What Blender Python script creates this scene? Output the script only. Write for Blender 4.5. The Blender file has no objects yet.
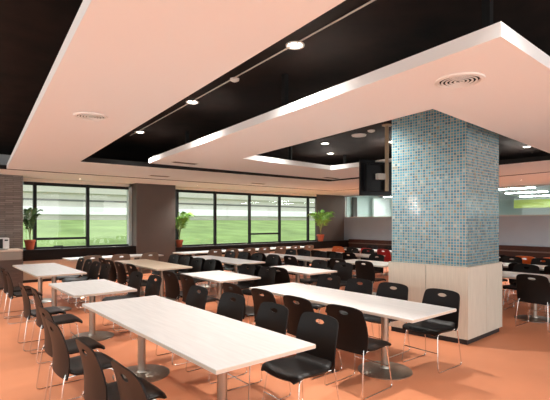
import bpy, bmesh, math, random
from mathutils import Vector, Matrix
random.seed(7)
S = bpy.context.scene
COL = S.collection
PI = math.pi

# ------------------------------------------------------------------ materials
def srgb(r, g, b):
    f = lambda c: (c/255/12.92) if c/255 <= .04045 else ((c/255+.055)/1.055)**2.4
    return (f(r), f(g), f(b), 1)

def mat(name, col, rough=.5, metal=0, spec=.5, noise=0, nscale=8, bump=0, stretch=(1, 1, 1), coord='Object'):
    m = bpy.data.materials.new(name); m.use_nodes = True
    nt = m.node_tree; p = nt.nodes['Principled BSDF']
    p.inputs['Base Color'].default_value = col
    p.inputs['Roughness'].default_value = rough
    p.inputs['Metallic'].default_value = metal
    p.inputs['Specular IOR Level'].default_value = spec
    if noise or bump:
        tc = nt.nodes.new('ShaderNodeTexCoord'); mp = nt.nodes.new('ShaderNodeMapping')
        mp.inputs['Scale'].default_value = stretch
        nz = nt.nodes.new('ShaderNodeTexNoise'); nz.inputs['Scale'].default_value = nscale; nz.inputs['Detail'].default_value = 5
        nt.links.new(tc.outputs[coord], mp.inputs[0]); nt.links.new(mp.outputs[0], nz.inputs[0])
        if noise:
            cr = nt.nodes.new('ShaderNodeValToRGB')
            cr.color_ramp.elements[0].position = .3; cr.color_ramp.elements[1].position = .7
            cr.color_ramp.elements[0].color = tuple(c*(1-noise) for c in col[:3])+(1,)
            cr.color_ramp.elements[1].color = tuple(min(1, c*(1+noise)) for c in col[:3])+(1,)
            nt.links.new(nz.outputs['Fac'], cr.inputs[0]); nt.links.new(cr.outputs[0], p.inputs['Base Color'])
        if bump:
            b = nt.nodes.new('ShaderNodeBump'); b.inputs['Strength'].default_value = bump; b.inputs['Distance'].default_value = .01
            nt.links.new(nz.outputs['Fac'], b.inputs['Height']); nt.links.new(b.outputs[0], p.inputs['Normal'])
    return m

def emis(name, col, st):
    m = bpy.data.materials.new(name); m.use_nodes = True
    p = m.node_tree.nodes['Principled BSDF']
    p.inputs['Base Color'].default_value = col
    p.inputs['Emission Color'].default_value = col
    p.inputs['Emission Strength'].default_value = st
    return m

def glass_mat(name, tint, f=1.0):
    m = bpy.data.materials.new(name); m.use_nodes = True
    nt = m.node_tree; nt.nodes.remove(nt.nodes['Principled BSDF'])
    out = nt.nodes['Material Output']
    tr = nt.nodes.new('ShaderNodeBsdfTransparent'); tr.inputs[0].default_value = tint
    gl = nt.nodes.new('ShaderNodeBsdfGlossy'); gl.inputs['Roughness'].default_value = .02
    lw = nt.nodes.new('ShaderNodeLayerWeight'); lw.inputs[0].default_value = .5     # Schlick reflectance of a thin sheet
    pw = nt.nodes.new('ShaderNodeMath'); pw.operation = 'POWER'; pw.inputs[1].default_value = 5
    fr = nt.nodes.new('ShaderNodeMath'); fr.operation = 'MULTIPLY_ADD'; fr.inputs[1].default_value = .96; fr.inputs[2].default_value = .04
    nt.links.new(lw.outputs['Facing'], pw.inputs[0]); nt.links.new(pw.outputs[0], fr.inputs[0])
    mul = nt.nodes.new('ShaderNodeMath'); mul.operation = 'MULTIPLY'; mul.inputs[1].default_value = f
    mx = nt.nodes.new('ShaderNodeMixShader')
    nt.links.new(fr.outputs[0], mul.inputs[0]); nt.links.new(mul.outputs[0], mx.inputs[0])
    nt.links.new(tr.outputs[0], mx.inputs[1]); nt.links.new(gl.outputs[0], mx.inputs[2])
    nt.links.new(mx.outputs[0], out.inputs[0])
    return m

def brick_mat(name, c1, c2, mortar, bw, bh, gap, rough=.5, offset=.5, bias=0., bump=.3, spec=.5, extra=None, metal=0):
    m = bpy.data.materials.new(name); m.use_nodes = True
    nt = m.node_tree; p = nt.nodes['Principled BSDF']
    tc = nt.nodes.new('ShaderNodeTexCoord')
    b = nt.nodes.new('ShaderNodeTexBrick'); b.offset = offset; b.squash = 1
    b.inputs['Color1'].default_value = c1; b.inputs['Color2'].default_value = c2; b.inputs['Mortar'].default_value = mortar
    b.inputs['Scale'].default_value = 1; b.inputs['Mortar Size'].default_value = gap
    b.inputs['Brick Width'].default_value = bw; b.inputs['Row Height'].default_value = bh; b.inputs['Bias'].default_value = bias
    nt.links.new(tc.outputs['UV'], b.inputs['Vector'])
    col = b.outputs['Color']
    if extra:                                   # per-tile random tint from a snapped white noise
        dv = nt.nodes.new('ShaderNodeVectorMath'); dv.operation = 'DIVIDE'; dv.inputs[1].default_value = (bw, bh, 1)
        fl = nt.nodes.new('ShaderNodeVectorMath'); fl.operation = 'FLOOR'
        wn = nt.nodes.new('ShaderNodeTexWhiteNoise'); wn.noise_dimensions = '2D'
        nt.links.new(tc.outputs['UV'], dv.inputs[0]); nt.links.new(dv.outputs[0], fl.inputs[0]); nt.links.new(fl.outputs[0], wn.inputs['Vector'])
        cr = nt.nodes.new('ShaderNodeValToRGB'); cr.color_ramp.interpolation = 'CONSTANT'
        e = cr.color_ramp.elements
        e.remove(e[1]); e[0].position = 0; e[0].color = extra[0][1]
        for pos, c in extra[1:]: e.new(pos).color = c
        nt.links.new(wn.outputs['Value'], cr.inputs[0])
        mx = nt.nodes.new('ShaderNodeMix'); mx.data_type = 'RGBA'
        nt.links.new(b.outputs['Fac'], mx.inputs['Factor']); nt.links.new(cr.outputs[0], mx.inputs['A']); mx.inputs['B'].default_value = mortar
        col = mx.outputs['Result']
    nt.links.new(col, p.inputs['Base Color'])
    p.inputs['Roughness'].default_value = rough; p.inputs['Specular IOR Level'].default_value = spec; p.inputs['Metallic'].default_value = metal
    bp = nt.nodes.new('ShaderNodeBump'); bp.inputs['Strength'].default_value = bump; bp.inputs['Distance'].default_value = .003; bp.invert = True
    nt.links.new(b.outputs['Fac'], bp.inputs['Height']); nt.links.new(bp.outputs[0], p.inputs['Normal'])
    return m

M = dict(
    floor=mat('orange_floor', (.75, .29, .145, 1), .55, spec=.25, noise=.07, nscale=.9, coord='Object'),
    white=mat('white_plaster', (.83, .83, .82, 1), .9, spec=.2),
    cream=mat('cream_panel', (.70, .62, .50, 1), .6, noise=.05, nscale=4),
    black_ceiling=mat('black_ceiling', (.009, .0045, .003, 1), .9, spec=.2, noise=.6, nscale=3),
    table=mat('table_laminate', (.71, .69, .67, 1), .38, spec=.4, noise=.06, nscale=6, stretch=(6, .5, 6)),
    oak_table=mat('table_laminate_warm', (.66, .54, .41, 1), .4, spec=.4, noise=.07, nscale=6, stretch=(6, .5, 6)),
    edge=mat('table_edge', (.62, .52, .42, 1), .5),
    steel=mat('brushed_steel', (.40, .36, .31, 1), .34, 1, noise=.08, nscale=30, stretch=(1, 1, .05)),
    chrome=mat('chrome_rod', (.80, .76, .72, 1), .16, 1),
    chair=mat('black_plastic', (.009, .007, .0062, 1), .42, spec=.2),
    taupe=mat('taupe_plastic', (.26, .18, .125, 1), .45, noise=.1, nscale=12),
    orange=mat('orange_plastic', (.75, .14, .02, 1), .4),
    red=mat('red_plastic', (.55, .03, .03, 1), .4),
    frame=mat('dark_window_frame', (.006, .0055, .0055, 1), .5, spec=.25),
    ledge=mat('dark_wood_ledge', (.007, .004, .003, 1), .6, spec=.15, noise=.3, nscale=5, stretch=(.4, 6, 6)),
    grey=mat('grey_brown_paint', (.085, .066, .056, 1), .75, noise=.04, nscale=3),
    grey_light=mat('grey_light_paint', (.40, .42, .40, 1), .75),
    blue=mat('blue_grey_paint', (.22, .29, .345, 1), .7, noise=.03, nscale=2),
    wood=mat('red_brown_wood', (.034, .012, .008, 1), .5, spec=.25, noise=.4, nscale=5, stretch=(5, .5, 8)),
    brown=mat('brown_panel', (.10, .065, .05, 1), .55, noise=.2, nscale=6, stretch=(.5, 1, 5)),
    counter_grey=mat('counter_greige', (.30, .27, .23, 1), .6),
    clad=mat('cladding_laminate', (.62, .565, .465, 1), .45, noise=.06, nscale=7, stretch=(8, 8, .6)),
    skirt=mat('black_skirting', (.012, .01, .01, 1), .5),
    terracotta=mat('terracotta', (.36, .075, .03, 1), .7, noise=.15, nscale=12),
    leaf=mat('palm_leaf', (.13, .27, .035, 1), .5, noise=.4, nscale=9),
    leaf2=mat('palm_leaf_dark', (.05, .11, .03, 1), .5, noise=.4, nscale=9),
    stem=mat('palm_stem', (.16, .19, .06, 1), .6),
    soil=mat('soil', (.03, .02, .014, 1), .95, noise=.3, nscale=30),
    lamp=emis('lamp_diffuser', (1, .93, .82, 1), 14),
    tube=emis('tube_diffuser', (.95, 1, .97, 1), 30),
    trim=mat('white_metal', (.78, .76, .72, 1), .4),
    black=mat('black_gloss', (.004, .004, .005, 1), .4, spec=.3),
    screen=mat('screen_glass', (.004, .004, .005, 1), .08),
    pole=mat('tan_pole', (.42, .31, .20, 1), .45),
    pale_metal=mat('pale_metal', (.62, .58, .52, 1), .4),
    dark=mat('gap_dark', (.01, .009, .008, 1), .8),
    grass=mat('lawn_grass', (.235, .325, .11, 1), .95, spec=.1, noise=.28, nscale=.6),
    concrete=mat('pale_concrete', (.52, .50, .44, 1), .8, noise=.06, nscale=1),
    concrete_white=mat('white_concrete', (.86, .87, .85, 1), .7),
    dark_slot=mat('shadow_slot', (.13, .13, .12, 1), .8),
    teal=mat('teal_glazing', (.09, .24, .33, 1), .3),
    lime=mat('lime_panel', (.66, .74, .16, 1), .6),
    room2=mat('pale_green_wall', (.66, .72, .68, 1), .8),
    carpet2=mat('grey_floor', (.20, .21, .21, 1), .9),
    mwhite=mat('appliance_white', (.80, .80, .78, 1), .35),
    glass=glass_mat('window_glass', (.95, .96, .945, 1), 1.0),
    glass2=glass_mat('partition_glass', (.90, .95, .94, 1), 1.2),
    mosaic=brick_mat('blue_mosaic', (.2, .4, .5, 1), (.2, .3, .3, 1), (.40, .36, .29, 1), .04, .04, .0045, .14, 0, bump=.5, extra=[
        (0, (.05, .20, .275, 1)), (.22, (.075, .255, .33, 1)), (.45, (.11, .30, .37, 1)), (.66, (.04, .155, .22, 1)), (.82, (.15, .28, .30, 1)), (.94, (.17, .20, .17, 1)), (.965, (.24, .38, .41, 1))]),
    stone=brick_mat('stacked_stone', (.24, .21, .185, 1), (.15, .13, .115, 1), (.10, .085, .075, 1), .36, .05, .006, .85, .5, bump=.8),
)

# ------------------------------------------------------------------ mesh helpers
def box(bm, x0, y0, z0, x1, y1, z1):
    vs = [bm.verts.new(p) for p in ((x0, y0, z0), (x1, y0, z0), (x1, y1, z0), (x0, y1, z0), (x0, y0, z1), (x1, y0, z1), (x1, y1, z1), (x0, y1, z1))]
    for f in ((3, 2, 1, 0), (4, 5, 6, 7), (0, 1, 5, 4), (1, 2, 6, 5), (2, 3, 7, 6), (3, 0, 4, 7)):
        bm.faces.new([vs[i] for i in f])
    return vs

def prism(bm, pts, z0, z1):
    a = [bm.verts.new((x, y, z0)) for x, y in pts]; b = [bm.verts.new((x, y, z1)) for x, y in pts]
    n = len(pts)
    bm.faces.new(a[::-1]); bm.faces.new(b)
    for i in range(n): bm.faces.new((a[i], a[(i+1) % n], b[(i+1) % n], b[i]))

def lathe(bm, prof, n=24, c=(0, 0, 0), cap=True):
    rings = []
    for r, z in prof:
        rings.append([bm.verts.new((c[0]+r*math.cos(2*PI*i/n), c[1]+r*math.sin(2*PI*i/n), c[2]+z)) for i in range(n)])
    for a, b in zip(rings, rings[1:]):
        for i in range(n): bm.faces.new((a[i], a[(i+1) % n], b[(i+1) % n], b[i]))
    if cap:
        bm.faces.new(rings[0][::-1]); bm.faces.new(rings[-1])

def tube(bm, pts, r, n=8, closed=False):
    pts = [Vector(p) for p in pts]; rings = []
    up = Vector((0, 0, 1))
    prev = None
    for i, p in enumerate(pts):
        a = pts[i-1] if i else pts[0]; b = pts[i+1] if i < len(pts)-1 else pts[-1]
        d = (b-a).normalized()
        if prev is None:
            x = d.cross(up)
            if x.length < 1e-3: x = d.cross(Vector((1, 0, 0)))
        else:
            x = prev - d*prev.dot(d)
        x.normalize(); prev = x; y = d.cross(x)
        rr = r[i] if isinstance(r, (list, tuple)) else r
        rings.append([bm.verts.new(p + (x*math.cos(2*PI*k/n) + y*math.sin(2*PI*k/n))*rr) for k in range(n)])
    for a, b in zip(rings, rings[1:]):
        for k in range(n): bm.faces.new((a[k], a[(k+1) % n], b[(k+1) % n], b[k]))
    bm.faces.new(rings[0][::-1]); bm.faces.new(rings[-1])

def smooth_path(pts, rad=.04, seg=4):
    pts = [Vector(p) for p in pts]; out = [pts[0]]
    for a, b, c in zip(pts, pts[1:], pts[2:]):
        r = min(rad, (a-b).length*.45, (c-b).length*.45)
        p0 = b+(a-b).normalized()*r; p1 = b+(c-b).normalized()*r
        for i in range(seg+1):
            t = i/seg; out.append(p0*(1-t)**2+b*2*t*(1-t)+p1*t*t)
    out.append(pts[-1]); return out

def obj(name, bm, m, parent=None, bevel=0, smooth=False, uv=False):
    bmesh.ops.recalc_face_normals(bm, faces=bm.faces)
    if bevel:
        bmesh.ops.bevel(bm, geom=[e for e in bm.edges if e.calc_face_angle(0) > .6], offset=bevel, segments=2, affect='EDGES', profile=.7)
    if uv:
        l = bm.loops.layers.uv.new('UVMap')
        for f in bm.faces:
            n = f.normal
            if abs(n.z) > .7: ax, ay = Vector((1, 0, 0)), Vector((0, 1, 0))
            else:
                ax = Vector((-n.y, n.x, 0)).normalized(); ay = Vector((0, 0, 1))
            for lp in f.loops: lp[l].uv = (lp.vert.co.dot(ax)+20, lp.vert.co.dot(ay)+20)
    me = bpy.data.meshes.new(name); bm.to_mesh(me); bm.free()
    me.materials.append(M[m] if isinstance(m, str) else m)
    if smooth:
        me.polygons.foreach_set('use_smooth', [True]*len(me.polygons))
        me.set_sharp_from_angle(angle=.7)
    o = bpy.data.objects.new(name, me); COL.objects.link(o)
    if parent: o.parent = parent
    return o

def NB(): return bmesh.new()
def tag(o, label, cat, group=None, kind=None):
    o['label'] = label; o['category'] = cat
    if group: o['group'] = group
    if kind: o['kind'] = kind
    return o
def thing(name, label, cat, loc=(0, 0, 0), rz=0, group=None):
    o = bpy.data.objects.new(name, None); COL.objects.link(o)
    o.empty_display_size = .1
    o.location = loc; o.rotation_euler = (0, 0, rz)
    return tag(o, label, cat, group)
def struct(name, bm, m, label=None, parent=None, **k):
    o = obj(name, bm, m, parent, **k)
    if parent is None:
        o['kind'] = 'structure'
        if label: o['label'] = label; o['category'] = name.split('_')[0]
    return o
def bx(*a):
    b = NB(); box(b, *a); return b
def dup(root, loc, rz, label, group=None):
    r = root.copy(); COL.objects.link(r); r.location = loc; r.rotation_euler = (0, 0, rz)
    r['label'] = label
    if group: r['group'] = group
    for ch in list(root.children):
        c = ch.copy(); COL.objects.link(c); c.parent = r
        for g in list(ch.children):
            d = g.copy(); COL.objects.link(d); d.parent = c
    return r

# ------------------------------------------------------------------ setting   (X runs along the window wall, Y towards it)
WV = 13.68          # window wall plane
WU = 15.7           # partition wall plane
CH = 2.90           # lowered ceiling
BC = 3.50           # black ceiling
struct('floor_far', bx(WU+.2, -6, -.1, 27.2, 14.4, 0), 'carpet2')
struct('floor', bx(-4, -3, -.1, WU+.2, WV+.25, 0), 'floor', 'orange sheet floor of the canteen')

b = bx(-4, -3, BC, WU+.2, WV+.25, BC+.1)
struct('ceiling', b, 'black_ceiling', 'black open ceiling above the white panels')

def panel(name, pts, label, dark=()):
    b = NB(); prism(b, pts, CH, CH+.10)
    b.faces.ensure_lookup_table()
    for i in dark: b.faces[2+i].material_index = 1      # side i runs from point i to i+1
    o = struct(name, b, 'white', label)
    o.data.materials.append(M['dark'])  # chosen sides coloured black so the gaps between panels look dark
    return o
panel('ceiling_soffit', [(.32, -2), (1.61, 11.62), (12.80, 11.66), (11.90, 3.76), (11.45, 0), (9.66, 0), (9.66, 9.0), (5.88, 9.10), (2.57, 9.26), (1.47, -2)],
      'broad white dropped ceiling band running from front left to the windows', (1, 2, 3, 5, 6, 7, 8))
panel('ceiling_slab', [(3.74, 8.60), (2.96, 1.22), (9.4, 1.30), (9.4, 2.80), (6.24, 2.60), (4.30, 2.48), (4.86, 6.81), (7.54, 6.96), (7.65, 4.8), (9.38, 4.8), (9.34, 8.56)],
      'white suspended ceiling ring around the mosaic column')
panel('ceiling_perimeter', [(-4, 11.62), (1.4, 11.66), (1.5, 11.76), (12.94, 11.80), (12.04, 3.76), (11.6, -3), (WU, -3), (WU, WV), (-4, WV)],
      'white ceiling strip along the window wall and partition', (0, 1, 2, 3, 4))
b = NB()
for x, y in ((3.28, 1.45), (3.5, 4), (4.2, 7.8), (7, 7.8), (9, 7.8), (8.6, 5.1), (7.2, 1.9), (5.2, 1.9), (8.9, 2.1),
             (.9, .3), (1.4, 4), (1.9, 8), (2.2, 11), (6, 10.2), (10, 10.2), (11, 5), (10.5, .6)):
    box(b, x-.03, y-.03, CH+.09, x+.03, y+.03, BC+.01)
struct('trim_1', b, 'frame', 'black hangers between the white ceiling panels and the black ceiling')
b = NB()
for y0, y1 in ((WV, WV+.25),):
    box(b, -4, y0, CH, WU+.2, y1, BC)
box(b, WU, -3, CH, WU+.2, WV, BC)
struct('wall_upper', b, 'white', 'wall above the lowered ceiling')

def umul(x, v=WV):
    q = (x-275)/430
    return v*(.6409+.7676*q)/(.7677-.641*q)
b0, b1 = umul(24), umul(129)
c0, c1 = umul(176), umul(316.5)
# window wall: spandrels, header, piers
SILL1, SILL2, WT = .90, .80, 2.80
b = NB()
box(b, 2.25, WV, 0, b1, WV+.2, SILL1); box(b, 2.25, 13.42, 0, umul(136.5, 13.3)-.02, WV, .60)
box(b, c0, WV, 0, c1, WV+.2, SILL2); box(b, umul(175.5, 13.3)+.02, 13.42, 0, WU-.01, WV-.03, .48)
box(b, b0-.1, WV, WT, c1, WV+.2, CH)
struct('wall_window', b, 'cream', 'cream wall below and above the windows')
struct('wall_pier', bx(c1, WV-.02, 0, WU+.2, WV+.09, CH), 'grey', 'grey brown wall at the right end of the windows')
b = bx(umul(136.5, 13.3), 13.3, 0, umul(175.5, 13.3), WV+.2, CH)
struct('column_grey', b, 'grey', 'grey brown square column between the two windows')
struct('trim_2', bx(b1, WV, 0, umul(175.5, 13.3)-.4, WV+.19, CH), 'grey_light', 'pale window reveal beside the grey column')
struct('wall_left', bx(-4, 13.1, 0, 2.19, WV+.22, CH), 'stone', 'grey stacked stone wall left of the windows', uv=True)
# ledges
struct('trim_3', bx(2.2, 13.32, .60, umul(136.5, 13.3), WV, SILL1), 'ledge', 'dark wooden window ledge of the left window', bevel=.006)
struct('trim_4', bx(umul(175.5, 13.3), 13.32, .48, WU, WV-.02, SILL2), 'ledge', 'dark wooden window ledge of the right window', bevel=.006)
b = NB(); box(b, 2.2, 13.40, 0, umul(136.5, 13.3)-.02, 13.42, .07); box(b, umul(175.5, 13.3)+.02, 13.40, 0, WU-.6, 13.42, .07)
struct('baseboard_window', b, 'skirt')

def window(n, u0, u1, sill, mulls, transom, label):
    b = NB(); y0, y1 = WV+.02, WV+.12
    w = .07
    box(b, u0, y0, WT-.09, u1, y1, WT); box(b, u0, y0, sill, u1, y1, sill+.05)
    for x in mulls: box(b, x-w/1.6, y0-.03, sill, x+w/1.6, WV+.08, WT)
    root = struct(f'window_{n}', b, 'frame', label)
    edges = [u0]+list(mulls)+[u1]
    for a, c in zip(edges, edges[1:]):
        if c-a > .15:
            obj('pane', bx(a, WV+.06, sill+.03, c, WV+.072, WT-.03), 'glass', root)
    for a, c in transom:
        obj('transom', bx(a, y0, 1.15, c, y1, 1.215), 'frame', root)
    return root
m1 = [umul(35), umul(88)]
window(1, b0, b1, SILL1, m1, [(m1[0], m1[1])], 'left window of three panes beside the stone wall')
m2 = [umul(177.5), umul(215.5), umul(250), umul(280), umul(308.5)]
window(2, c0, c1, SILL2, m2, [(m2[2], m2[3])], 'wide right window of four panes')
tag(obj('window_stay', (lambda b: (box(b, -.02, -.02, 0, .02, .02, .09), box(b, -.22, -.015, .065, .02, .015, .09), b)[2])(NB()), 'frame'), 'small black bracket standing on the left window ledge', 'bracket').location = (umul(62, 13.5), 13.5, SILL1)

# partition wall: banquette, blue panel, glass
struct('wall_right', bx(WU, -3, 0, WU+.15, WV, 1.86), 'blue', 'blue grey partition wall below the clerestory glass')
b = NB()
for y in (-1, 2.2, 3.66, 8.0, WV-.06): box(b, WU+.02, y, 1.86, WU+.12, y+.06, CH)
box(b, WU+.02, -3, 1.86, WU+.12, WV, 1.90); box(b, WU+.02, -3, CH-.04, WU+.12, WV, CH)
w3 = struct('window_3', b, 'grey_light', 'clerestory glass strip above the blue grey partition')
obj('pane', bx(WU+.05, -3, 1.88, WU+.062, WV, CH-.02), 'glass2', w3)

bq = thing('banquette', 'long dark wooden banquette along the blue grey partition', 'banquette', (WU, 7, 0))
obj('backrest', bx(-.12, -8, 0, -.005, WV-7-.4, .86), 'wood', bq, bevel=.01)
obj('seat', bx(-.55, -8, .36, -.12, WV-7-.4, .46), 'ledge', bq, bevel=.015)
obj('plinth', bx(-.50, -8, 0, -.12, WV-7-.4, .36), 'ledge', bq)
obj('rail', bx(-.15, -8, .66, -.12, WV-7-.4, .70), 'brown', bq)

# adjoining room behind the clerestory
struct('wall_far', bx(27, -6, 0, 27.2, 14.4, 3.2), 'room2', 'pale wall of the room behind the partition')
struct('ceiling_far', bx(WU+.2, -6, 3.0, 27.2, 14.4, 3.1), 'white', 'ceiling of the room behind the partition')
struct('wall_far_end', bx(WU+.25, 14.2, 0, 27, 14.4, 3.0), 'room2', 'end wall of the room behind the partition')
tag(obj('partition_panel', bx(18.3, 13.9, 0, 19.7, 14.0, 2.9), 'mwhite', bevel=.01), 'white upright panel behind the clerestory glass left of the mosaic column', 'panel')
tag(obj('partition_panel', bx(16.8, 14.0, 0, 17.1, 14.1, 2.9), 'grey', bevel=.01), 'narrow grey upright panel behind the glass nearest the grey corner wall', 'panel')
bk = thing('bulkhead_panel', 'lime green bulkhead strip seen through the glass right of the mosaic column', 'bulkhead', (25, 5, 0))
obj('fascia', bx(-.1, -6, 2.40, .1, 4.6, 2.84), 'lime', bk); obj('top_band', bx(-.11, -6, 2.84, .1, 4.6, 2.99), 'mwhite', bk)
for i, (u, v) in enumerate([(17.5, 6.85), (20.2, 7.3), (23.4, 7.9), (17.4, 4.0), (20.2, 4.4), (18.6, 10.6), (18.6, 12.6), (16.5, 12.2)]):  # last three tubes are added out of sight to brighten the end wall
    t = thing('tube_light', ['bright tube light behind the glass, next to the mosaic column', 'second bright tube light behind the partition glass',
              'third bright tube light farthest behind the partition glass', 'tube light behind the glass at the right edge of view', 'tube light behind the glass, second row at right edge',
              'added fill tube light, hidden behind the mosaic column', 'added fill tube light near the white upright panel, hidden by the column', 'added fill tube light, hidden behind the television'][i], 'ceiling light', (u, v, 2.995), 0, 'tube lights behind the partition')
    obj('housing', bx(-.16, -.85, -.05, .16, .85, 0), 'trim', t)
    obj('diffuser', bx(-.14, -.8, -.075, .14, .8, -.05), 'tube', t)

# ------------------------------------------------------------------ mosaic column
CQ = [(5.73, 2.79), (6.87, 2.815), (6.725, 3.985), (5.58, 3.96)]
def inset(q, d):
    cx = sum(p[0] for p in q)/4; cy = sum(p[1] for p in q)/4
    return [(p[0]-(p[0]-cx)/abs(p[0]-cx)*d, p[1]-(p[1]-cy)/abs(p[1]-cy)*d) for p in q]
colroot = thing('column_mosaic', 'square column clad in blue mosaic above pale laminate panels', 'column', (6.23, 3.39, 0)); colroot['kind'] = 'structure'
def rel(q): return [(x-6.23, y-3.39) for x, y in q]
b = NB(); prism(b, rel(inset(CQ, .035)), 1.05, BC); obj('mosaic_shaft', b, 'mosaic', colroot, uv=True)
b = NB(); prism(b, rel(inset(CQ, .03)), 0, .075); obj('plinth', b, 'skirt', colroot)
b = NB(); prism(b, rel(inset(CQ, .012)), .075, 1.04); obj('backing', b, 'skirt', colroot)
for i in range(4):                          # cladding panels, two unequal panels per side
    a = Vector(rel(CQ)[i]); c = Vector(rel(CQ)[(i+1) % 4]); d = (c-a).normalized(); n = Vector((d.y, -d.x)); L = (c-a).length
    s = [.0, .5, 1.0] if i == 3 else [0, .52, 1]
    for k in range(2):
        p0 = a+d*(s[k]*L+(.004 if k else 0)); p1 = a+d*(s[k+1]*L-(0 if k else .004))
        b = NB(); prism(b, [tuple(p0), tuple(p1), tuple(p1-n*.02), tuple(p0-n*.02)], .075, 1.06); obj('cladding_panel', b, 'clad', colroot)
b = NB(); prism(b, rel(CQ), 1.052, 1.063); obj('cap_ledge', b, 'clad', colroot)

# ------------------------------------------------------------------ service counter and microwave
ct = thing('service_counter', 'brown counter with pale worktop in front of the stone wall', 'counter', (0, 12.35, 0))
obj('worktop', bx(-3, -.03, .935, 2.06, .735, .975), 'edge', ct, bevel=.004)
obj('drawer_panel', bx(-3, -.005, .73, 2.04, .02, .93), 'counter_grey', ct)
obj('body', bx(-3, .02, .06, 2.04, .735, .935), 'brown', ct)
obj('plinth', bx(-3, .06, 0, 2.0, .735, .06), 'skirt', ct)
mw = thing('microwave_oven', 'white microwave with dark door standing on the counter by the stone wall', 'microwave', (1.55, 12.82, .975))
obj('body', bx(-.26, -.18, .012, .26, .2, .29), 'mwhite', mw, bevel=.008)
obj('door', bx(-.24, -.2, .03, .12, -.178, .27), 'black', mw, bevel=.004)
obj('control_panel', bx(.14, -.19, .03, .245, -.178, .27), 'mwhite', mw)
obj('display', bx(.155, -.194, .215, .23, -.188, .25), 'black', mw)
for dx in (-.22, .22):
    b = NB(); lathe(b, [(.015, 0), (.015, .013)], 10, (dx, -.1, 0)); obj('foot', b, 'black', mw)

# ------------------------------------------------------------------ tables
def pedestal(parent, x, y, h):
    b = NB(); lathe(b, [(.042, .02), (.042, h)], 24, (x, y, 0))
    p = obj('pedestal', b, 'steel', parent, smooth=True)
    b = NB(); lathe(b, [(.30, 0), (.30, .010), (.285, .016), (.12, .026), (.055, .034), (.05, .05)], 40, (x, y, 0)); obj('base_plate', b, 'steel', p, smooth=True)
    b = NB(); box(b, x-.22, y-.04, h-.004, x+.22, y+.04, h+.016); obj('mounting_bracket', b, 'frame', p)
TH = .74
def table(u0, u1, v0, v1, peds, label, m='table', group='white canteen tables'):
    cx, cy = (u0+u1)/2, (v0+v1)/2
    t = thing('canteen_table', label, 'table', (cx, cy, 0), 0, group)
    w, l = (u1-u0)/2, (v1-v0)/2
    b = bx(-w, -l, TH-.032, w, l, TH); obj('tabletop', b, m, t, bevel=.003)
    obj('edge_band', bx(-w-.0015, -l-.0015, TH-.028, w+.0015, l+.0015, TH-.006), 'edge', t)
    for px, py in peds: pedestal(t, px-cx, py-cy, TH-.048)
    return t
# name: (u0,u1,v0,v1, pedestals, description)
T = dict(
    A=(1.46, 2.35, 2.33, 5.19, 'L', 'largest foremost long white table at front left', 'the foremost long table'),
    B=(3.64, 4.48, 2.31, 4.93, 'L', 'long white table in front of the mosaic column', 'the long table by the mosaic column'),
    C=(1.54, 2.36, 5.82, 7.20, 'S', 'short white table just beyond the far end of the foremost table', 'the short table beyond the foremost table'),
    D=(1.60, 2.42, 8.32, 10.75, 'L', 'long white table nearest the stone wall and left window', 'the long table nearest the stone wall'),
    E=(3.64, 4.42, 7.98, 10.35, 'L', 'warm cream long table in front of the grey column', 'the cream table before the grey column'),
    F=(5.46, 6.26, 7.85, 10.3, 'L', 'long white table right of the cream table before the grey column', 'the long table right of the cream table'),
    H=(3.67, 4.48, 5.74, 7.05, 'S', 'short white table between the cream table and the long column table', 'the short table behind the long column table'),
    J=(5.42, 6.18, 5.55, 6.95, 'S', 'short white table in mid room, left of the mosaic column', 'the mid-room short table left of the column'),
    K=(7.35, 8.12, 7.42, 9.85, 'L', 'long white table behind the mid-room short table', 'the long table behind the mid-room short table'),
    P=(7.60, 8.42, 5.50, 6.98, 'S', 'short white table touching the left outline of the mosaic column', 'the short table at the column outline'),
    O=(9.25, 10.0, 7.2, 9.6, 'L', 'long white table far back, second row before the partition, left of the column', 'the far table left of the column'),
    Q=(11.15, 11.9, 7.5, 9.9, 'L', 'farthest white table before the banquette, left of the column', 'the farthest table left of the column'),
    R=(7.75, 8.58, 2.20, 5.0, 'L', 'nearest white table to the right of the mosaic column', 'the nearest table right of the column'),
    U=(9.55, 10.35, 2.4, 5.0, 'L', 'second white table back on the right of the mosaic column', 'the second table right of the column'),
    X=(11.6, 12.3, 3.2, 5.9, 'L', 'third white table back on the right, before the banquette', 'the third table right of the column'),
)
for k, (u0, u1, v0, v1, kind, lab, _) in T.items():
    cx = (u0+u1)/2
    if k == 'C': peds = [(cx+.02, (v0+v1)/2)]
    elif kind == 'S': peds = [(cx, (v0+v1)/2)]
    else: peds = [(cx, v0+.62), (cx, v1-.62)]
    table(u0, u1, v0, v1, peds, lab, 'oak_table' if k == 'E' else 'table')
# tables along the windows
WTB = [(2.9, 5.35, 'white table pushed along under the left window'), (6.0, 8.5, 'white table along the right window, nearest the grey column'), (8.7, 11.3, 'white table along the right window, nearest the corner plant')]
for u0, u1, lab in WTB:
    table(u0, u1, 11.3, 12.05, [(u0+.5, 11.68), (u1-.5, 11.68)], lab)

# ------------------------------------------------------------------ chairs
def solid(bm, th):
    g = bm.faces[:]
    bmesh.ops.solidify(bm, geom=g, thickness=th)

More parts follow.
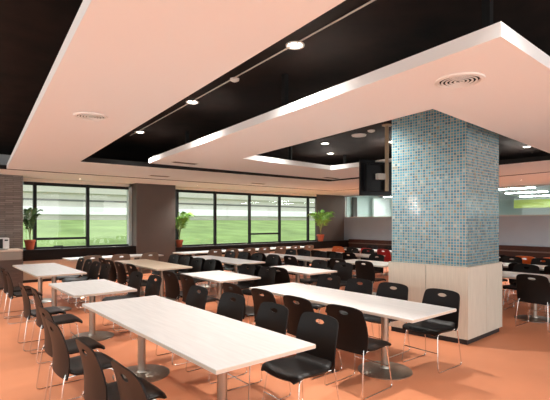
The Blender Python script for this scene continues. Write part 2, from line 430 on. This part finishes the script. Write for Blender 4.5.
def back_mesh():
    b = NB()
    ss = [-1, -.93, -.78, -.58, -.40, -.26, -.13, 0, .13, .26, .40, .58, .78, .93, 1]
    ts = [0, .12, .26, .42, .58, .72, .805, .85, .895, .95, 1]
    W = .245; zb, zt = .405, .857
    def P(s, t):
        w = W*(.93+.07*math.sin(PI*min(1, t*1.1)))
        if t > .8: w *= 1-.13*((t-.8)/.2)**3
        if t < .12: w *= .93+.07*t/.12
        z = zb+(zt-zb)*t
        if t > .9: z -= .02*abs(s)**4*(t-.9)/.1
        x = -.215-.052*t**1.3+.032*s*s*(.35+.65*math.sin(PI*min(1, t+.12)))+.012*math.sin(PI*t)
        return Vector((x, w*s, z))
    V = {}
    for i, s in enumerate(ss):
        for j, t in enumerate(ts):
            s2, t2 = s, t
            if 5 <= i <= 9 and 6 <= j <= 8:           # snap hole border to an ellipse
                dx, dy = s/.26, (t-.85)/.045
                q = math.hypot(dx, dy)
                if q > 1.001: s2, t2 = s/q*1.0, .85+(t-.85)/q
            V[i, j] = b.verts.new(P(s2, t2))
    for i in range(len(ss)-1):
        for j in range(len(ts)-1):
            if 5 <= i < 9 and 6 <= j < 8: continue
            b.faces.new((V[i, j], V[i+1, j], V[i+1, j+1], V[i, j+1]))
    b.verts.ensure_lookup_table()
    for v in [v for v in b.verts if not v.link_faces]: b.verts.remove(v)
    bmesh.ops.recalc_face_normals(b, faces=b.faces)
    solid(b, .011)
    return b

def seat_mesh():
    b = NB()
    ss = [-1, -.94, -.8, -.55, -.28, 0, .28, .55, .8, .94, 1]
    ts = [0, .03, .09, .2, .36, .54, .72, .86, .94, 1]
    V = {}
    for i, s in enumerate(ss):
        for j, t in enumerate(ts):
            x = .262-.454*t
            w = .235
            if t < .12: w *= 1-.16*((.12-t)/.12)**2
            if t > .7: w *= 1-.16*((t-.7)/.3)
            z = .452-.022*t+.010*s*s
            if abs(s) > .8: z -= .016*((abs(s)-.8)/.2)**2
            if t < .2: z -= .042*((.2-t)/.2)**2
            if t > .8: z += .055*((t-.8)/.2)**2
            x -= .02*s*s*(1-t) if t < .2 else 0
            V[i, j] = b.verts.new((x, w*s, z))
    for i in range(len(ss)-1):
        for j in range(len(ts)-1): b.faces.new((V[i, j], V[i+1, j], V[i+1, j+1], V[i, j+1]))
    bmesh.ops.recalc_face_normals(b, faces=b.faces)
    if b.faces[0].normal.z > 0: bmesh.ops.reverse_faces(b, faces=b.faces)
    solid(b, .018)
    return b

def make_chair(label, m='chair', group='black chairs at the canteen tables', name='canteen_chair'):
    t = thing(name, label, 'chair', (0, 0, 0), 0, group)
    obj('seat', seat_mesh(), m, t, smooth=True)
    obj('backrest', back_mesh(), m, t, smooth=True)
    r = .0062
    for s in (-1, 1):
        b = NB()
        tube(b, smooth_path([(-.196, s*.200, .45), (-.214, s*.212, .40), (-.265, s*.235, r), (.235, s*.235, r), (.185, s*.200, .425), (.0, s*.195, .432), (-.215, s*.205, .425)], .045), r, 8)
        obj('sled_leg', b, 'chrome', t, smooth=True)
    b = NB(); tube(b, [(.213, -.218, .215), (.213, .218, .215)], r*.85, 8); obj('stretcher', b, 'chrome', t, smooth=True)
    b = NB(); tube(b, [(-.08, -.195, .429), (-.08, .195, .429)], r, 8); obj('seat_rail', b, 'chrome', t, smooth=True)
    return t
proto = {}
def chair(u, v, face, label, kind='chair', group='black chairs at the canteen tables'):
    """u, v = where the top of the backrest stands; face = heading of the sitter"""
    j = random.uniform(-.04, .04)
    rz = face+j
    ox, oy = u+.262*math.cos(rz), v+.262*math.sin(rz)
    if kind not in proto:
        c = make_chair(label, kind, group); proto[kind] = c
        c.location = (ox, oy, 0); c.rotation_euler = (0, 0, rz)
        return c
    return dup(proto[kind], (ox, oy, 0), rz, label, group)
ORD = ['nearest', 'second', 'third', 'fourth']
def side(k, lr, vs, kind='chair', off=.45, cols=None, names=None, turn=0):
    u0, u1 = T[k][0], T[k][1]; d = T[k][6]
    u = u0-off if lr == 'left' else u1+off
    for i, v in enumerate(vs):
        du = 0
        if isinstance(v, tuple): v, du = v
        kd = cols[i] if cols else kind
        cn = {'chair': 'black', 'orange': 'orange', 'red': 'red', 'taupe': 'taupe'}[kd]
        o = names[i] if names else ORD[i]+(' from front' if i else ' the front')
        chair(u+du+random.uniform(-.03, .03), v, turn+(0 if lr == 'left' else PI), f'{cn} chair {lr} of {d}, {o}', kd, f'chairs along {d}')
side('A', 'left', [(2.43, .05), (3.08, .0), (3.92, -.01), (4.56, .09)], off=.60, turn=.03)
side('A', 'right', [2.68, 3.31, 4.07, 4.81])
side('B', 'left', [2.80, 3.48, 4.13, 4.78])
side('B', 'right', [2.70, 3.40, 3.96, 4.57])
side('C', 'left', [5.90, 6.55])
side('C', 'right', [6.20, 6.85])
side('D', 'left', [8.4, 9.0])
side('D', 'right', [8.48, 9.15, 9.70, 10.3])
side('E', 'left', [8.2, 8.8, 9.35, 9.95])
side('E', 'right', [8.0, 8.55, 9.1, 9.7])
side('F', 'left', [8.0, 8.6, 9.2, 9.8], off=.49)
side('F', 'right', [8.1, 8.7, 9.3, 9.9], off=.46)
side('H', 'left', [6.0, 6.62])
side('H', 'right', [6.05, 6.70])
side('J', 'left', [5.9, 6.55])
side('J', 'right', [5.75, 6.45])
side('K', 'left', [7.7, 8.3, 8.9, 9.5], off=.46)
side('K', 'right', [7.7, 8.3, 8.9, 9.5])
side('P', 'left', [5.72, 6.45])
side('P', 'right', [6.62], names=['far end'])
side('O', 'left', [7.5, 8.1, 8.7, 9.3])
side('O', 'right', [8.1, 8.7, 9.3], cols=['chair', 'chair', 'orange'])
side('Q', 'left', [7.8, 8.4, 9.0, 9.6], cols=['red', 'red', 'chair', 'orange'])
side('Q', 'right', [8.0, 8.7, 9.4])
side('R', 'left', [2.57], names=['nearest the front'])
side('R', 'right', [2.55, 3.25, 3.9])
side('U', 'left', [2.75, 3.4, 4.05])
side('U', 'right', [2.9, 3.55, 4.2])
side('X', 'left', [3.45, 4.05, 4.65], cols=['orange', 'orange', 'chair'], off=.52)
wl = ['taupe chair facing the left window, leftmost of three', 'taupe chair facing the left window, middle of three', 'taupe chair facing the left window, nearest the grey column',
      'taupe chair facing the right window, first from the grey column', 'taupe chair facing the right window, second from the grey column', 'taupe chair facing the right window, third from the grey column',
      'taupe chair facing the right window, fourth from the grey column', 'taupe chair facing the right window, fifth from the grey column', 'taupe chair facing the right window, sixth from the grey column', 'taupe chair facing the right window, seventh from the grey column']
for i, u in enumerate([3.28, 3.98, 4.75, 6.75, 7.35, 8.0, 8.6, 9.3, 9.95, 10.6]):
    chair(u, 10.80, PI/2, wl[i], 'taupe', 'taupe chairs along the windows')

# ------------------------------------------------------------------ ceiling fittings
def downlight(u, v, z, label, r=.085, power=60, group='round downlights in the black ceiling', angle=130):
    t = thing('downlight', label, 'downlight', (u, v, z), 0, group)
    b = NB(); lathe(b, [(r*.8, -.004), (r*1.12, -.012), (r*1.15, 0), (r*.8, 0)], 28, cap=False); obj('trim_ring', b, 'trim', t, smooth=True)
    b = NB(); lathe(b, [(r*.82, -.006), (r*.82, -.001)], 28); obj('diffuser', b, 'lamp', t)
    if power:
        l = bpy.data.lights.new('downlight_beam', 'SPOT'); l.energy = power; l.color = (1, .95, .89); l.spot_size = math.radians(angle); l.spot_blend = 1; l.shadow_soft_size = r*.8
        lo = bpy.data.objects.new('downlight_beam', l); COL.objects.link(lo); lo.location = (0, 0, -.03); lo.parent = t
    return t
PW = 270
DL = [(3.00, 3.27, 'bright downlight in the black ceiling nearest the camera, left of the ceiling ring'), (3.23, 5.83, 'middle downlight of the row between the two white ceiling panels'), (3.49, 8.47, 'farthest downlight of the row between the two white ceiling panels'),
      (7.32, 6.95, 'downlight inside the ceiling ring, nearer of the pair'), (8.50, 7.87, 'downlight inside the ceiling ring, farther of the pair'), (8.34, 5.82, 'downlight inside the ceiling ring behind the tan pole'),
      (11.40, 4.10, 'downlight right of the mosaic column'), (2.75, .6, 'downlight overhead, just before the camera'), (2.5, -1.9, 'downlight behind the camera'), (-1.0, 1.0, 'downlight to the left of the camera'), (-.9, 4.0, 'downlight left of the room, second row'),
      (-.7, 7.0, 'downlight left of the room, third row'), (-.4, 9.9, 'added unseen downlight left of the room, before the stone wall'), (5.05, 4.1, 'downlight above the ceiling ring opening beside the mosaic column'), (5.6, 6.3, 'downlight hidden above the back left of the ring opening'), (10.2, 3.2, 'added downlight hidden above the ceiling panels, right of the column')]  # stone wall lamp and last lamp are unseen, added for extra light
for i, (u, v, lab) in enumerate(DL): downlight(u, v, BC, lab, power={1: .75, 2: .7, 3: .4, 4: .6, 5: .9}.get(i, 1)*PW)
for u, lab in ((3.6, 'tiny downlight before the left window'), (7.4, 'tiny downlight before the right window, near the grey column'), (10.4, 'tiny downlight before the right window, near its middle'), (13.0, 'tiny downlight before the right window, near the corner')):
    downlight(u, 13.0, CH, lab, .045, 330, 'small downlights in the window ceiling strip')
for u, v, lab in ((13.65, 5.07, 'tiny downlight in the ceiling strip right of the column'), (13.5, 2.2, 'added tiny downlight in the ceiling strip, beyond the right edge of view'), (13.5, 7.6, 'added tiny downlight in the ceiling strip, hidden behind the mosaic column'), (13.5, 10.2, 'added tiny downlight in the ceiling strip, hidden behind the television')):
    downlight(u, v, CH, lab, .045, 230, 'small downlights in the partition ceiling strip')  # all but the first are unseen, added to light the blue partition

def disc(u, v, r, label, name='smoke_detector', cat='detector', deep=.035):
    t = thing(name, label, cat, (u, v, BC))
    b = NB(); lathe(b, [(r*.6, -deep), (r*.92, -deep*.7), (r, 0)], 28); obj('cover', b, 'trim', t, smooth=True)
    b = NB(); lathe(b, [(r*.3, -deep*1.2), (r*.32, -deep*.98)], 20); obj('centre_cap', b, 'trim', t)
disc(3.12, 4.54, .06, 'small pale detector between the two nearest downlights')
disc(7.15, 5.81, .16, 'large pale round ceiling speaker inside the ceiling ring', 'ceiling_speaker', 'speaker')
disc(6.98, 5.36, .075, 'small pale disc beside the round ceiling speaker')

b = NB(); tube(b, [(2.70, .2, BC-.012), (2.87, 2.18, BC-.012), (3.36, 7.68, BC-.012), (3.46, 8.9, BC-.012)], .008, 6)
tag(obj('ceiling_conduit', b, 'pale_metal'), 'thin pale conduit running along the downlight row', 'conduit')

def diffuser(u, v, r, label):
    t = thing('air_diffuser', label, 'air vent', (u, v, CH), 0, 'round air diffusers')
    b = NB(); lathe(b, [(r*.80, -.004), (r*.86, -.018), (r*1.0, -.012), (r*1.02, 0)], 40, cap=False); obj('flange', b, 'trim', t, smooth=True)
    b = NB(); lathe(b, [(r*.84, -.003), (r*.84, -.0005)], 32); obj('shade_disc', b, 'dark', t)  # flat dark disc painted in for the shade between the louvres
    for q in (.74, .57, .40, .23):
        b = NB(); lathe(b, [(r*q, -.016), (r*(q-.075), -.016), (r*(q-.085), -.010), (r*(q-.01), -.010), (r*q, -.016)], 36, cap=False)
        obj('louvre_ring', b, 'trim', t)
    b = NB(); box(b, -r*.82, -.006, -.009, r*.82, .006, -.004); obj('cross_bar', b, 'trim', t)
diffuser(3.60, 1.83, .20, 'round white air diffuser under the near corner of the ceiling ring')
diffuser(1.55, 5.18, .18, 'round white air diffuser in the left ceiling band')

def slot(u, v, rz, label, L=.55):
    t = thing('slot_vent', label, 'air vent', (u, v, CH), rz, 'slim slot vents')
    obj('frame', bx(-L/2, -.09, -.008, L/2, .09, 0), 'pale_metal', t)
    for k in (-1, 0, 1): obj('slat', bx(-L/2+.02, k*.05-.016, -.013, L/2-.02, k*.05+.016, -.008), 'grey', t)
slot(4.29, 8.05, 0, 'slot vent under the far left corner of the ceiling ring')
slot(8.9, 8.2, 0, 'slot vent under the far right corner of the ceiling ring')
slot(5.0, 10.8, 0, 'slot vent in the window-side ceiling band, left one')
slot(8.4, 10.9, 0, 'slot vent in the window-side ceiling band, right one')

# ------------------------------------------------------------------ television on a ceiling pole
tv = thing('television', 'black television hung from a tan ceiling pole beside the mosaic column', 'television', (6.84, 4.96, BC), -math.radians(23))
TZ = 2.17-BC
obj('screen_frame', bx(-.48, .04, TZ, .60, .085, TZ+.68), 'black', tv, bevel=.008)
obj('screen', bx(-.455, .084, TZ+.03, .575, .088, TZ+.655), 'screen', tv)
obj('rear_housing', bx(-.40, -.04, TZ+.08, .46, .045, TZ+.60), 'black', tv, bevel=.02)
b = NB(); lathe(b, [(.036, TZ+.08), (.036, 0)], 18, (0, -.11, 0)); obj('pole', b, 'pole', tv, smooth=True)
b = NB(); lathe(b, [(.09, -.02), (.09, 0)], 24, (0, -.11, 0)); obj('ceiling_plate', b, 'pole', tv)
obj('mounting_bracket', bx(-.20, -.12, TZ+.30, .02, -.035, TZ+.41), 'pale_metal', tv, bevel=.005)
obj('top_arm', bx(-.16, -.10, TZ+.64, .12, .05, TZ+.665), 'pale_metal', tv)

# ------------------------------------------------------------------ potted palms
def palm(u, v, z, pr, ph, height, spread, n, m, label, seed, xmin=-9, xmax=9):
    rnd = random.Random(seed)
    t = thing('potted_palm', label, 'plant', (u, v, z), 0)
    b = NB(); lathe(b, [(pr*.68, 0), (pr*.95, ph*.82), (pr*1.04, ph*.82), (pr*1.04, ph), (pr*.9, ph), (pr*.88, ph*.9), (.01, ph*.9)], 24); pot = obj('pot', b, 'terracotta', t, smooth=True)
    b = NB(); lathe(b, [(pr*.86, ph*.86), (pr*.86, ph*.915)], 20); obj('soil', b, 'soil', pot)
    ymax = WV-.05-v
    for k in range(n):
        a = 2*PI*k/n+rnd.uniform(-.3, .3); h = (height-ph)*rnd.uniform(.62, 1); sp = spread*rnd.uniform(.6, 1)
        pts = []
        for i in range(9):
            q = i/8
            x = min(xmax-.04, max(xmin+.04, math.cos(a)*sp*q**1.8)); y = math.sin(a)*sp*q**1.8*.55
            y = min(y, ymax-.06)
            pts.append(Vector((x, y-.02, ph*.88+h*(1.18*q-.36*q**3))))
        b = NB(); tube(b, pts, [.009*(1-.75*i/8) for i in range(9)], 5)
        st = obj('stem', b, 'stem', t)
        b = NB()
        for i in range(3, 9):
            for sub in (0, .5):
                if i+sub > 8: continue
                p = pts[i].lerp(pts[min(8, i+1)], sub)
                d = (pts[i]-pts[i-1]).normalized(); sd = d.cross(Vector((0, 0, 1))).normalized()
                L = .30*spread/.4*(1-.5*abs((i-5)/4))
                for s in (-1, 1):
                    q1 = p+(sd*s*.75+d*.6)*L*.55+Vector((0, 0, .01)); q2 = p+(sd*s*.9+d*.7)*L+Vector((0, 0, -.09*spread/.4))
                    for qq in (q1, q2): qq.y = min(qq.y, ymax); qq.x = min(xmax, max(xmin, qq.x))
                    w = d*.022
                    v0 = b.verts.new(p); v1 = b.verts.new(q1+w); v2 = b.verts.new(q2); v3 = b.verts.new(q1-w)
                    b.faces.new((v0, v1, v2, v3))
        obj('frond', b, m, st)
    return t
palm(umul(30, 13.48), 13.49, SILL1, .14, .27, 1.36, .27, 9, 'leaf2', 'potted palm on the left window ledge beside the stone wall', 1, 2.22-umul(30, 13.48))
palm(umul(180, 13.48)-.02, 13.49, SILL2, .13, .25, 1.38, .50, 9, 'leaf', 'potted palm on the right window ledge against the grey column', 2, -.12)
palm(umul(320.5, 13.48), 13.48, SILL2, .165, .30, 1.55, .62, 11, 'leaf', 'potted palm on the ledge in the far corner', 3)

# ------------------------------------------------------------------ outdoors
b = NB()
prof = [(14.0, -.1), (15.5, .15), (20, .75), (26, 1.35), (33, 1.75), (40, 1.9)]
ra = [b.verts.new((-45, y, z)) for y, z in prof]; rb = [b.verts.new((70, y, z)) for y, z in prof]
for i in range(len(prof)-1): b.faces.new((ra[i], rb[i], rb[i+1], ra[i+1]))
struct('ground_lawn', b, 'grass', 'green lawn rising outside the windows')
bd = thing('low_building', 'long pale concrete building beyond the lawn', 'building', (10, 36, 1.6))
obj('wall', bx(-60, 0, 0, 50, 4, 2.75), 'concrete', bd)
obj('white_ledge', bx(-60, -.25, .62, 50, .02, 1.22), 'concrete_white', bd)
obj('slot_shade', bx(-58, -.03, 1.66, 48, .02, 1.80), 'dark_slot', bd)  # dark strip on the wall face, standing in for shade in a recess
obj('parapet', bx(-60, -.25, 2.3, 50, .02, 2.75), 'concrete', bd)
obj('roof_glazing', bx(-30, .4, 2.75, 50, 3.5, 3.4), 'teal', bd)

# ------------------------------------------------------------------ world, camera, view
w = bpy.data.worlds.new('World'); S.world = w; w.use_nodes = True
nt = w.node_tree; bg = nt.nodes['Background']
tc = nt.nodes.new('ShaderNodeTexCoord'); sx = nt.nodes.new('ShaderNodeSeparateXYZ'); cr = nt.nodes.new('ShaderNodeValToRGB')
cr.color_ramp.elements[0].position = .0; cr.color_ramp.elements[0].color = (.95, .94, .92, 1)
cr.color_ramp.elements[1].position = .5; cr.color_ramp.elements[1].color = (.78, .86, .92, 1)
nt.links.new(tc.outputs['Generated'], sx.inputs[0]); nt.links.new(sx.outputs['Z'], cr.inputs[0]); nt.links.new(cr.outputs[0], bg.inputs[0])
bg.inputs[1].default_value = 2.2

cam = bpy.data.cameras.new('Camera'); co = bpy.data.objects.new('Camera', cam); COL.objects.link(co); S.camera = co
co.location = (0, 0, 1.68); co.rotation_euler = (PI/2, 0, -math.radians(39.86))
cam.sensor_width = 36; cam.lens = 430/550*36; cam.shift_y = 21.5/550; cam.clip_end = 300
vs = S.view_settings; vs.view_transform = 'Standard'; vs.look = 'None'; vs.exposure = 0.2; vs.gamma = 1; vs.use_curve_mapping = False
S.cycles.max_bounces = 10; S.cycles.diffuse_bounces = 6; S.cycles.transparent_max_bounces = 12
